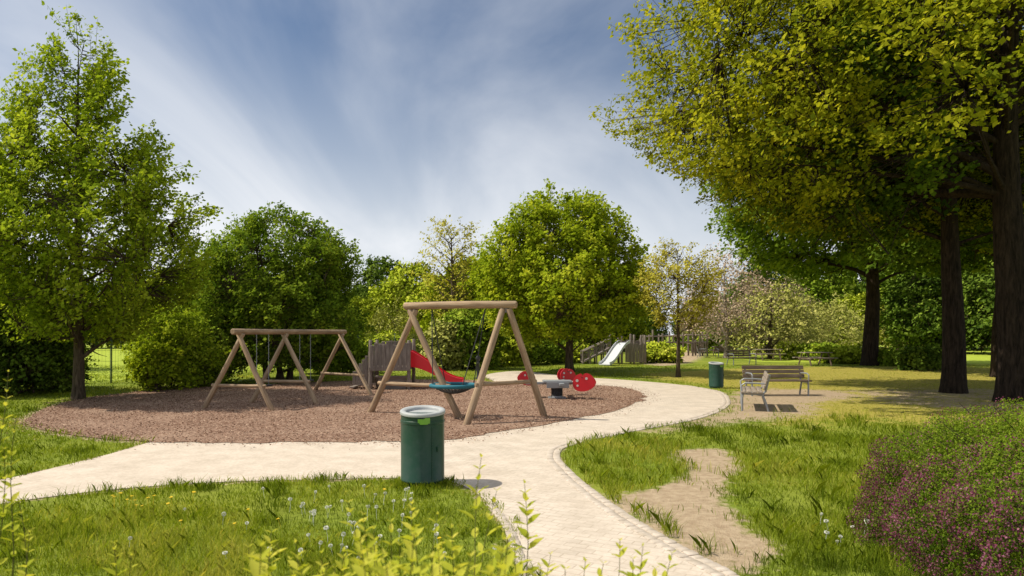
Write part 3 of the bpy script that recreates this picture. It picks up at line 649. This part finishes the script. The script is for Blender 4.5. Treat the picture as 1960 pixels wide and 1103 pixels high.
for R in (0.06,0.11,0.16,0.21,0.26,0.31,0.36,0.41,0.44):
    mb.tube([bc+Vector((math.cos(2*math.pi*i/24)*R,math.sin(2*math.pi*i/24)*R,-0.17*(1-(R/0.47)**2))) for i in range(25)],0.010,5,False)
mb.obj('net',M_rope,seat)
for s in (-1,1):
    hp=aL.lerp(aR,0.5)+bd*0.62*s+Vector((0,0,0.03))
    for q in (-1,1):
        e=bc+bd*0.33*s+sd*0.34*q
        mb=MB(); mb.tube([hp,hp.lerp(e,.5),e],0.011,6); mb.obj('rope',M_rope,seat)
# ---------------------------------------------------------------- triple frame swing
o0=Vector((-6.0,18.4,0)); root=thing('swing_set',o0,'low wooden log swing frame with three A-frames and two seats','swing')
cen=[Vector((-6.48,16.3,0)),Vector((-6.02,18.1,0)),Vector((-5.25,21.0,0))]
bd=(cen[2]-cen[0]).normalized()
feet=[(gp(390,783),gp(521,787)),(gp(481,772),gp(606,775)),(gp(603,748),gp(711,757))]
for c,(f1,f2) in zip(cen,feet):
    a=c-o0+Vector((0,0,1.80)); f1=Vector((*f1,0))-o0; f2=Vector((*f2,0))-o0
    leg(root,f1,a+Vector((0.05,0,0.0)),0.06); leg(root,f2,a-Vector((0.05,0,0)),0.06)
    p=a.lerp(f1,0.68);q=a.lerp(f2,0.68);e=(q-p).normalized()*0.1; tubeobj('crossbar',p-e,q+e,0.04,M_log,root,0.04,10)
    mb=MB(); mb.box(a,(0.16,0.10,0.014)); mb.obj('bracket',M_steel,root)
tubeobj('top_beam',cen[0]-o0-bd*0.3+Vector((0,0,1.86)),cen[2]-o0+bd*0.25+Vector((0,0,1.87)),0.07,M_log,root,0.068,14)
for s0,s1 in ((0.62,1.12),(2.55,3.1)):
    h=cen[0]-o0; A=h+bd*s0+Vector((0,0,1.80));B=h+bd*s1+Vector((0,0,1.80)); z=0.52
    sw=bpy.data.objects.new('swing_seat',None); link(sw,root)
    for p in (A,B):
        mb=MB(); n_=26
        for i in range(n_):
            z0=1.80-(1.80-z)*i/n_; z1=1.80-(1.80-z)*(i+1)/n_+0.006; mb.tube([Vector((p.x,p.y,z0)),Vector((p.x+(0.006 if i%2 else -0.006),p.y,(z0+z1)/2)),Vector((p.x,p.y,z1))],0.009,5)
        mb.obj('chain',M_steel,sw)
    mb=MB(); c=(A+B)/2; mb.box((c.x,c.y,z-0.02),((B-A).length+0.06,0.2,0.045),Matrix.Rotation(math.atan2(bd.y,bd.x),3,'Z'),0.015); mb.obj('seat',M_iron,sw)

# ---------------------------------------------------------------- litter bins
def bin_(loc,lab,rot=0.0):
    root=thing('litter_bin',(loc[0],loc[1],0),lab,'litter bin','green park litter bins',rot); r=0.262
    mb=MB(); mb.lathe([(0.19,-0.01),(0.235,0.0),(0.235,0.05),(r-0.006,0.055),(r,0.065),(r,0.075),(r-0.003,0.08),(r-0.003,0.74),(r+0.002,0.745),(r+0.002,0.775),(r-0.004,0.78),(r-0.004,0.858)],48)
    mb.obj('body',M_bin,root)
    sh=0.10
    mb=MB(); mb.lathe([(r+0.002,0.855),(r+0.008,0.857),(r+0.010,0.868),(r+0.008,0.887),(r-0.002,0.896),(r-0.03,0.898),(0.212,0.892),(0.200,0.882),(0.197,0.86),(0.195,0.76),(0.001,0.74)],48,(0,0,0.0),sh)
    mb.obj('rim',M_binrim,root)
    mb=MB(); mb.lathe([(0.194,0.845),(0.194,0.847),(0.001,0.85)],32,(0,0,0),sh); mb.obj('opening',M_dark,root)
    mb=MB(); x,y=math.cos(-0.72)*(r+0.004),math.sin(-0.72)*(r+0.004); mb.box((x,y,0.45),(0.02,0.025,0.06),Matrix.Rotation(-0.72,3,'Z'))
    x,y=math.cos(-1.02)*r,math.sin(-1.02)*r; mb.box((x,y,0.40),(0.006,0.006,0.62)); mb.obj('door_latch',M_bin,root)
    mb=MB(); K=10; a0,a1=math.radians(-95),math.radians(-64)
    for i in range(K+1):
        a=a0+(a1-a0)*i/K; zt=0.812 if i<6 else 0.824; zb=0.748+(0.02 if i<2 else 0)+(0.012 if i>8 else 0)
        for z in (zb,zt): mb.v.append(Vector((math.cos(a)*(r+0.005),math.sin(a)*(r+0.005),z))); mb.t.append((0,0,z))
        if i: q=2*i; mb.f.append((q-2,q,q+1,q-1))
    mb.obj('sticker',M_lime,root); return root
B0=bin_(gp(809,927),'dark green cylindrical litter bin with grey rim and lime sticker')
b=copy_thing(B0,(*gp(1371,743),0),0.3,(0.92,0.92,0.95)); b['label']='green cylindrical litter bin on the lawn next to the path'

# ---------------------------------------------------------------- benches
def bench(loc,rot,lab,L=1.85):
    root=thing('park_bench',(loc[0],loc[1],0),lab,'bench','park benches',rot)
    mb=MB()
    for i in range(4): mb.box((0,-0.22+i*0.125,0.44),(L,0.108,0.042),Matrix.Rotation(-0.05,3,'X'))
    mb.obj('seat',M_slat,root)
    mb=MB()
    for i in range(3): mb.box((0,0.245+0.035*i,0.56+i*0.125),(L,0.036,0.108),Matrix.Rotation(-0.27,3,'X'))
    mb.obj('backrest',M_slat,root)
    for s in (-1,1):
        x=s*(L/2-0.10); mb=MB()
        mb.tube([(x,-0.25,0.0),(x,-0.25,0.30),(x,-0.22,0.405),(x,0.0,0.40),(x,0.20,0.39),(x,0.27,0.47),(x,0.36,0.86)],0.026,8)
        mb.tube([(x,0.20,0.39),(x,0.27,0.2),(x,0.33,0.0)],0.026,8)
        mb.tube([(x,-0.25,0.30),(x,-0.27,0.60),(x,-0.18,0.655),(x,0.10,0.655),(x,0.30,0.64)],0.021,8)
        mb.obj('leg',M_steel,root)
    return root
b0=bench(gp(1487,757),0.02,'brown wooden slatted park bench with backrest on worn grass')
b1=copy_thing(b0,(5.9,16.75,0),math.radians(-108),1.0); b1['label']='pale wooden slatted park bench seen end-on beside sandy path'
for c in b1.children:
    if c.name.startswith(('seat','backrest')):
        c.data=c.data.copy(); c.data.materials[0]=M_tan
for px,py,ro in ((1420,699,0.4),(1392,684,0.1),(1455,683,-0.2),(1490,686,0.2),(1345,684,1.2)):
    q=copy_thing(b0,(*gp(px,py),0),ro); q['label']='distant wooden park bench on the lawn'
def picnic(loc,rot):
    root=thing('picnic_table',(*loc,0),'wooden picnic table with attached benches on the lawn','table','picnic tables on the lawn',rot)
    mb=MB()
    for i in range(5): mb.box((0,-0.3+0.15*i,0.75),(1.8,0.135,0.04))
    mb.obj('table_top',M_tan,root)
    for s in (-1,1):
        mb=MB(); mb.box((0,s*0.72,0.45),(1.8,0.25,0.045)); mb.obj('seat',M_tan,root)
    for s in (-0.65,0.65):
        mb=MB(); mb.box((s,0,0.40),(0.05,1.5,0.09)); mb.box((s,-0.42,0.37),(0.05,0.09,0.80),Matrix.Rotation(-0.45,3,'X')); mb.box((s,0.42,0.37),(0.05,0.09,0.80),Matrix.Rotation(0.45,3,'X')); mb.obj('leg',M_slat,root)
    return root
p0=picnic(gp(1385,681),0.1)
for px,py,ro in ((1470,690,0.1),(1438,680,-0.3),(1515,684,0.3),(1560,700,0.2)): copy_thing(p0,(*gp(px,py),0),ro)

# ---------------------------------------------------------------- seesaw rocker
o0=Vector((*gp(1066,763),0)); root=thing('seesaw',o0,'grey spring seesaw with rounded red seat panels on mulch','playground equipment')
def rel(px,py,d): return Vector(at(px,py,d))-o0
mb=MB(); mb.box((0,0,0.02),(0.5,0.4,0.05)); mb.lathe([(0.16,0.04),(0.16,0.08),(0.10,0.1),(0.10,0.36),(0.2,0.38),(0.2,0.41)],20); mb.obj('pedestal',M_steel,root)
mb=MB(); pts=[]
for i in range(120):
    a=i*0.42; pts.append((0.15*math.cos(a),0.15*math.sin(a),0.07+0.30*i/120))
mb.tube(pts,0.017,6); mb.obj('spring',M_iron,root)
mb=MB(); mb.box((0,0,0.43),(1.75,0.13,0.07)); mb.box((0.0,-0.1,0.49),(0.8,0.6,0.05)); mb.box((0.1,0.1,0.43),(0.13,1.5,0.065)); mb.box((0.0,-0.38,0.40),(0.62,0.05,0.16)); mb.obj('beam',M_steel,root)
def panel(c,R,ry,tilt,flip=1):
    Rm=Matrix.Rotation(ry,3,'Z')@Matrix.Rotation(tilt,3,'Y'); part=bpy.data.objects.new('seat_panel',None); link(part,root); c=Vector(c)
    out=[(-0.95,-0.15),(-0.9,0.3),(-0.6,0.72),(-0.2,0.85),(0.02,0.62),(0.25,0.80),(0.62,0.62),(0.92,0.2),(1.0,-0.2),(0.72,-0.55),(0.2,-0.72),(-0.35,-0.68),(-0.75,-0.5)]
    O=smooth_poly(out,True,4)
    for s in (-0.12,0.12):
        mb=MB(); K=len(O)
        for y in (-0.014,0.014):
            for (ox,oz) in O: mb.v.append(c+Rm@Vector((flip*ox*R,y+s,oz*R))); mb.t.append((0,0,0))
        for i in range(K): j=(i+1)%K; mb.f.append((i,j,j+K,i+K))
        mb.f.append(tuple(range(K))[::-1]); mb.f.append(tuple(range(K,2*K))); mb.obj('red_panel',M_red,part)
    y=-0.12-0.019
    for (cx,cz,rr_) in ((-0.5,0.32,0.13),(-0.55,-0.12,0.10),(0.35,0.35,0.12)):
        mb=MB(); mb.quad([c+Rm@Vector((flip*R*(cx+rr_*math.cos(t*math.pi/8)),y,R*(cz+rr_*math.sin(t*math.pi/8)))) for t in range(16)]); mb.obj('painted_dot',M_cream,part)
    mb=MB(); mb.box(c+Rm@Vector((0,0,-R*0.1)),(R*1.2,0.22,0.035),Rm); mb.obj('seat',M_steel,part)
    mb=MB(); mb.tube([c+Rm@Vector((-0.0,-0.2,R*0.5)),c+Rm@Vector((0,0.2,R*0.5))],0.014,8); mb.obj('handle',M_iron,part)
panel(rel(1008,725,19.4),0.25,0.1,0.25,-1); panel(rel(1118,733,18.8),0.31,-0.25,-0.2); panel(rel(1084,719,20.1),0.25,0.3,0.0)
mb=MB()
a=rel(1118,733,18.8); mb.tube([(0.6,0,0.43),(a.x,a.y,a.z-0.1)],0.035,8); a=rel(1008,725,19.4); mb.tube([(-0.6,0,0.43),(a.x,a.y,a.z-0.1)],0.035,8); a=rel(1084,719,20.1); mb.tube([(0.1,0.5,0.43),(a.x,a.y,a.z-0.1)],0.035,8); mb.obj('arm',M_steel,root)

# ---------------------------------------------------------------- slide tower with red slide
o0=Vector((-3.95,22.6,0)); root=thing('slide_tower',o0,'weathered wooden play tower with steps and a red slide on mulch','playground slide')
def planks(mb,x0,x1,y,z0,z1,wd=0.11,jag=0.05):
    x=x0
    while x<x1-0.02:
        zz=z1+random.uniform(-jag,jag); mb.box((x+wd/2,y,(z0+zz)/2),(wd-0.012,0.035,zz-z0)); x+=wd
for x in (-0.62,0.62):
    for y in (-0.55,0.55): tubeobj('post',(x,y,0),(x,y,1.56+random.uniform(0,.08)),0.06,M_grey,root,0.055,10)
mb=MB(); 
for i in range(10): mb.box((-0.56+i*0.124,0,0.72),(0.115,1.2,0.05))
mb.box((0,-0.63,0.68),(1.3,0.05,0.12)); mb.box((0,0.63,0.68),(1.3,0.05,0.12)); mb.obj('platform',M_grey,root)
mb=MB(); planks(mb,-0.62,0.62,-0.64,0.66,1.50,0.13,0.08); mb.obj('plank_wall',M_grey,root)
mb=MB(); planks(mb,-0.62,0.62,0.64,0.66,1.50,0.13,0.08); mb.obj('plank_wall',M_grey,root)
mb=MB(); mb.box((0.05,-0.35,0.42),(1.1,0.3,0.05)); mb.box((0.05,-0.35,0.21),(0.9,0.05,0.4)); mb.obj('bench_board',M_grey,root)
for s in (-0.5,0.5):
    mb=MB(); 
    for i in range(6):
        x=-0.66-i*0.10; z=0.72-i*0.125; mb.box((x,s,z/2+0.33),(0.09,0.035,max(z+0.35,0.3)))
    mb.obj('stair_panel',M_grey,root)
mb=MB()
for i in range(5): mb.box((-0.72-i*0.13,0,0.60-i*0.13),(0.16,0.95,0.045))
mb.obj('stairs',M_grey,root)
mb=MB(); Ns=22
for i in range(Ns+1):
    t=i/Ns; x=0.60+1.75*t; s=t*t*(3-2*t); z=0.78*(1-s)+0.22*s; hs=0.34*(1-t)**2.0+0.15
    W=0.27
    sec=[(-W-0.03,z+hs),(-W-0.03,z-0.05),(W+0.03,z-0.05),(W+0.03,z+hs),(W,z+hs+0.012),(W,z+0.06),(W-0.06,z),(-W+0.06,z),(-W,z+0.06),(-W,z+hs+0.012)]
    for yy,zz in sec: mb.v.append(Vector((x,yy-0.15*(x-0.6),zz))); mb.t.append((x,yy,zz))
for i in range(Ns):
    for j in range(10): a=i*10+j; b=i*10+(j+1)%10; mb.f.append((a,b,b+10,a+10))
mb.f.append(tuple(range(10))[::-1]); mb.f.append(tuple(Ns*10+j for j in range(10))); mb.obj('slide',M_red,root)

# ---------------------------------------------------------------- far play structure
o0=Vector((*gp(1190,697),0)); root=thing('play_structure',o0,'weathered wooden climbing platform with pale metal slide and ramp','playground equipment')
for x in (-0.7,0.0,0.75,1.4):
    for y in (0,1.2): tubeobj('post',(x,y,0),(x,y,1.6+random.uniform(0,.25)),0.075,M_grey,root,0.07,8)
mb=MB(); mb.box((0.35,0.6,0.95),(2.2,1.3,0.07)); mb.obj('platform',M_grey,root)
mb=MB(); planks(mb,0.2,1.45,-0.08,0.1,1.25,0.16,0.1); mb.obj('plank_wall',M_grey,root)
mb=MB(); planks(mb,0.0,1.45,1.28,0.9,1.40,0.16,0.05); mb.obj('plank_wall',M_grey,root)
for s in (-0.05,0.9):
    mb=MB()
    mb.tube([(-2.35,s,0.75),(-0.7,s,1.5)],0.05,8); mb.tube([(-2.35,s,0.1),(-0.7,s,0.95)],0.06,8)
    for i in range(5):
        t=i/4; x=-2.35+1.65*t; mb.tube([(x,s,0.0),(x,s,0.8+0.72*t)],0.05,8)
        if i<4: mb.tube([(x,s,0.15+0.85*t),(x+0.41,s,0.9+0.72*t)],0.03,6)
    mb.obj('ramp_railing',M_grey,root)
mb=MB(); R=Matrix.Rotation(-math.atan2(0.85,1.65),3,'Y'); mb.box((-1.52,0.42,0.52),(1.9,0.9,0.05),R); mb.obj('ramp',M_grey,root)
mb=MB(); prof=[]
for i in range(17):
    t=i/16; s=t*t*(3-2*t); prof.append((0.1-1.45*t,-0.5-1.7*t,1.3*(1-s)+0.08*s))
for x,y,z in prof:
    for yy,zz in [(-.38,z+.14),(-.38,z-.04),(.38,z-.04),(.38,z+.14),(.35,z+.14),(.35,z),(-.35,z),(-.35,z+.14)]: mb.v.append(Vector((x+yy*0.75,y-yy*0.65,zz))); mb.t.append((x,yy,zz))
for i in range(16):
    for j in range(8): a=i*8+j;b=i*8+(j+1)%8; mb.f.append((a,b,b+8,a+8))
mb.f.append(tuple(range(8))[::-1]); mb.f.append(tuple(128+j for j in range(8))); mb.obj('slide',M_pale,root)
# far climbing fort
o0=Vector((*gp(1290,682),0)); root=thing('play_fort',o0,'distant weathered wooden climbing frame of logs and rails','playground equipment')
mb=MB()
for i in range(7): mb.tube([(-2.6+i*0.15,random.uniform(-.03,.03),0.2),(-2.6+i*0.15,0,1.15+random.uniform(-.2,.2))],0.062,7)
mb.obj('palisade',M_grey,root)
mb=MB()
for x in (-2.5,-1.7,-0.9,0.0,0.8,1.6,2.2,2.8):
    for y in (0.2,1.6): mb.tube([(x,y,0),(x,y,1.8+random.uniform(-.5,.4))],0.075,7)
mb.tube([(-2.6,0.2,1.6),(1.0,0.2,1.7)],0.06,7); mb.tube([(-2.6,0.2,1.1),(2.9,0.2,1.15)],0.07,7); mb.tube([(-1.7,0.2,1.1),(0,0.2,0.2)],0.05,7); mb.tube([(0.8,0.2,1.75),(2.9,0.2,1.7)],0.06,7); mb.obj('post_frame',M_grey,root)
mb=MB(); x=1.5
while x<2.8: mb.box((x,0.1,0.75),(0.12,0.04,0.85+random.uniform(-.1,.1))); x+=0.19
mb.obj('plank_wall',M_grey,root)
mb=MB(); mb.box((2.15,0.9,1.05),(1.5,1.3,0.06)); mb.obj('platform',M_grey,root)

# bollard
x,y=gp(915,726); root=thing('bollard',(x,y,0),'slim dark iron post with rounded head at path edge','post')
mb=MB(); mb.lathe([(0.10,0),(0.10,0.05),(0.06,0.1),(0.055,0.6),(0.08,0.64),(0.055,0.68),(0.055,0.74)],16); mb.obj('post',M_iron,root)
mb=MB(); mb.lathe([(0.055,0.74),(0.09,0.79),(0.10,0.85),(0.07,0.92),(0.001,0.95)],16); mb.obj('post_head',M_iron,root)

# fence
run=[(-30,21.5),(-14.8,25.2),(-11.0,36),(-9.7,43),(-3.0,44.5)]
root=thing('wire_fence',(-14.8,25.2,0),'green welded wire fence along the edge of the sports field','fence')
mw=MB(); o0=Vector((-14.8,25.2,0))
for (x0,y0),(x1,y1) in zip(run[:-1],run[1:]):
    a=Vector((x0,y0,0))-o0;b=Vector((x1,y1,0))-o0;Ls=(b-a).length; npn=max(1,round(Ls/2.5))
    for i in range(npn):
        p=a.lerp(b,i/npn); tubeobj('fence_post',p,p+Vector((0,0,1.85)),0.03,M_fence,root,0.03,8)
    for h in (0.08,0.4,0.8,1.2,1.5,1.78): mw.tube([a+Vector((0,0,h)),b+Vector((0,0,h))],0.006,4,False)
    nv=int(Ls/0.12)
    for i in range(nv):
        p=a.lerp(b,(i+0.5)/nv); mw.tube([p+Vector((0,0,0.05)),p+Vector((0,0,1.8))],0.0035,3,False)
mw.obj('wire_mesh',M_fence,root)

# ---------------------------------------------------------------- light, sky, camera
S=Vector((-0.64,0.02,0.82)).normalized()
el=math.asin(S.z); az=math.atan2(S.x,S.y)
sun=bpy.data.lights.new('sun','SUN'); sun.energy=5.0; sun.angle=math.radians(0.55); sun.color=(1.0,0.93,0.79)
so_=bpy.data.objects.new('sun',sun); so_.rotation_euler=S.to_track_quat('Z','Y').to_euler(); link(so_)
wd=bpy.data.worlds.new('World'); scene.world=wd; wd.use_nodes=True; nt=wd.node_tree; nt.nodes.clear()
sky=nt.nodes.new('ShaderNodeTexSky'); sky.sky_type='NISHITA'; sky.sun_disc=False; sky.sun_elevation=el; sky.sun_rotation=az; sky.air_density=1.0; sky.dust_density=1.5
tc=nd(nt,'ShaderNodeTexCoord'); sx=nd(nt,'ShaderNodeSeparateXYZ',{0:tc.outputs['Generated']})
zc=math_(nt,'ADD',math_(nt,'MAXIMUM',sx.outputs[2],0.0),0.19)
cv=nd(nt,'ShaderNodeCombineXYZ',{0:math_(nt,'DIVIDE',sx.outputs[0],zc),1:math_(nt,'DIVIDE',sx.outputs[1],zc),2:0.0})
mp=nd(nt,'ShaderNodeMapping',{'Vector':cv.outputs[0],'Rotation':(0,0,0.6),'Scale':(0.85,0.33,1),'Location':(0.4,0.2,0)})
nz=nd(nt,'ShaderNodeTexNoise',{'Vector':mp.outputs[0],'Scale':1.5,'Detail':7,'Roughness':0.5,'Distortion':0.7})
cl=ramp(nt,nz.outputs[0],[(0.37,(0,0,0)),(0.72,(1,1,1))],'EASE')
hz=ramp(nt,sx.outputs[2],[(0.0,(1.0,1.0,1.0)),(0.12,(0.85,.85,.85)),(0.25,(0.36,.36,.36)),(0.40,(0.0,.0,.0)),(0.55,(0.05,.05,.05)),(0.8,(0.8,.8,.8))])  # haze low down; bright band added overhead, out of view, to raise ambient light
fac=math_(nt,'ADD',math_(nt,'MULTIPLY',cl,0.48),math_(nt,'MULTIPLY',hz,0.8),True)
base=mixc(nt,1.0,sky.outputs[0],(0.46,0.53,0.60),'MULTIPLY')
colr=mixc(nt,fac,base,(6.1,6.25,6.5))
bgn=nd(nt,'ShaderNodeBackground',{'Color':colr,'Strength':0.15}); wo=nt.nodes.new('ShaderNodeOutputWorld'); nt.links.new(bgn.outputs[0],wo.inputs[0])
cam=bpy.data.cameras.new('camera'); co=bpy.data.objects.new('camera',cam); link(co); co.location=(0,0,EYE); co.rotation_euler=(math.radians(90),0,0)
cam.sensor_width=36; cam.lens=24; cam.shift_y=(HZ-551.5)/1960; cam.clip_end=3000; cam.clip_start=0.05
cam.dof.use_dof=True; cam.dof.focus_distance=13; cam.dof.aperture_fstop=4.0
scene.camera=co
scene.view_settings.view_transform='Standard'; scene.view_settings.look='None'; scene.view_settings.exposure=0
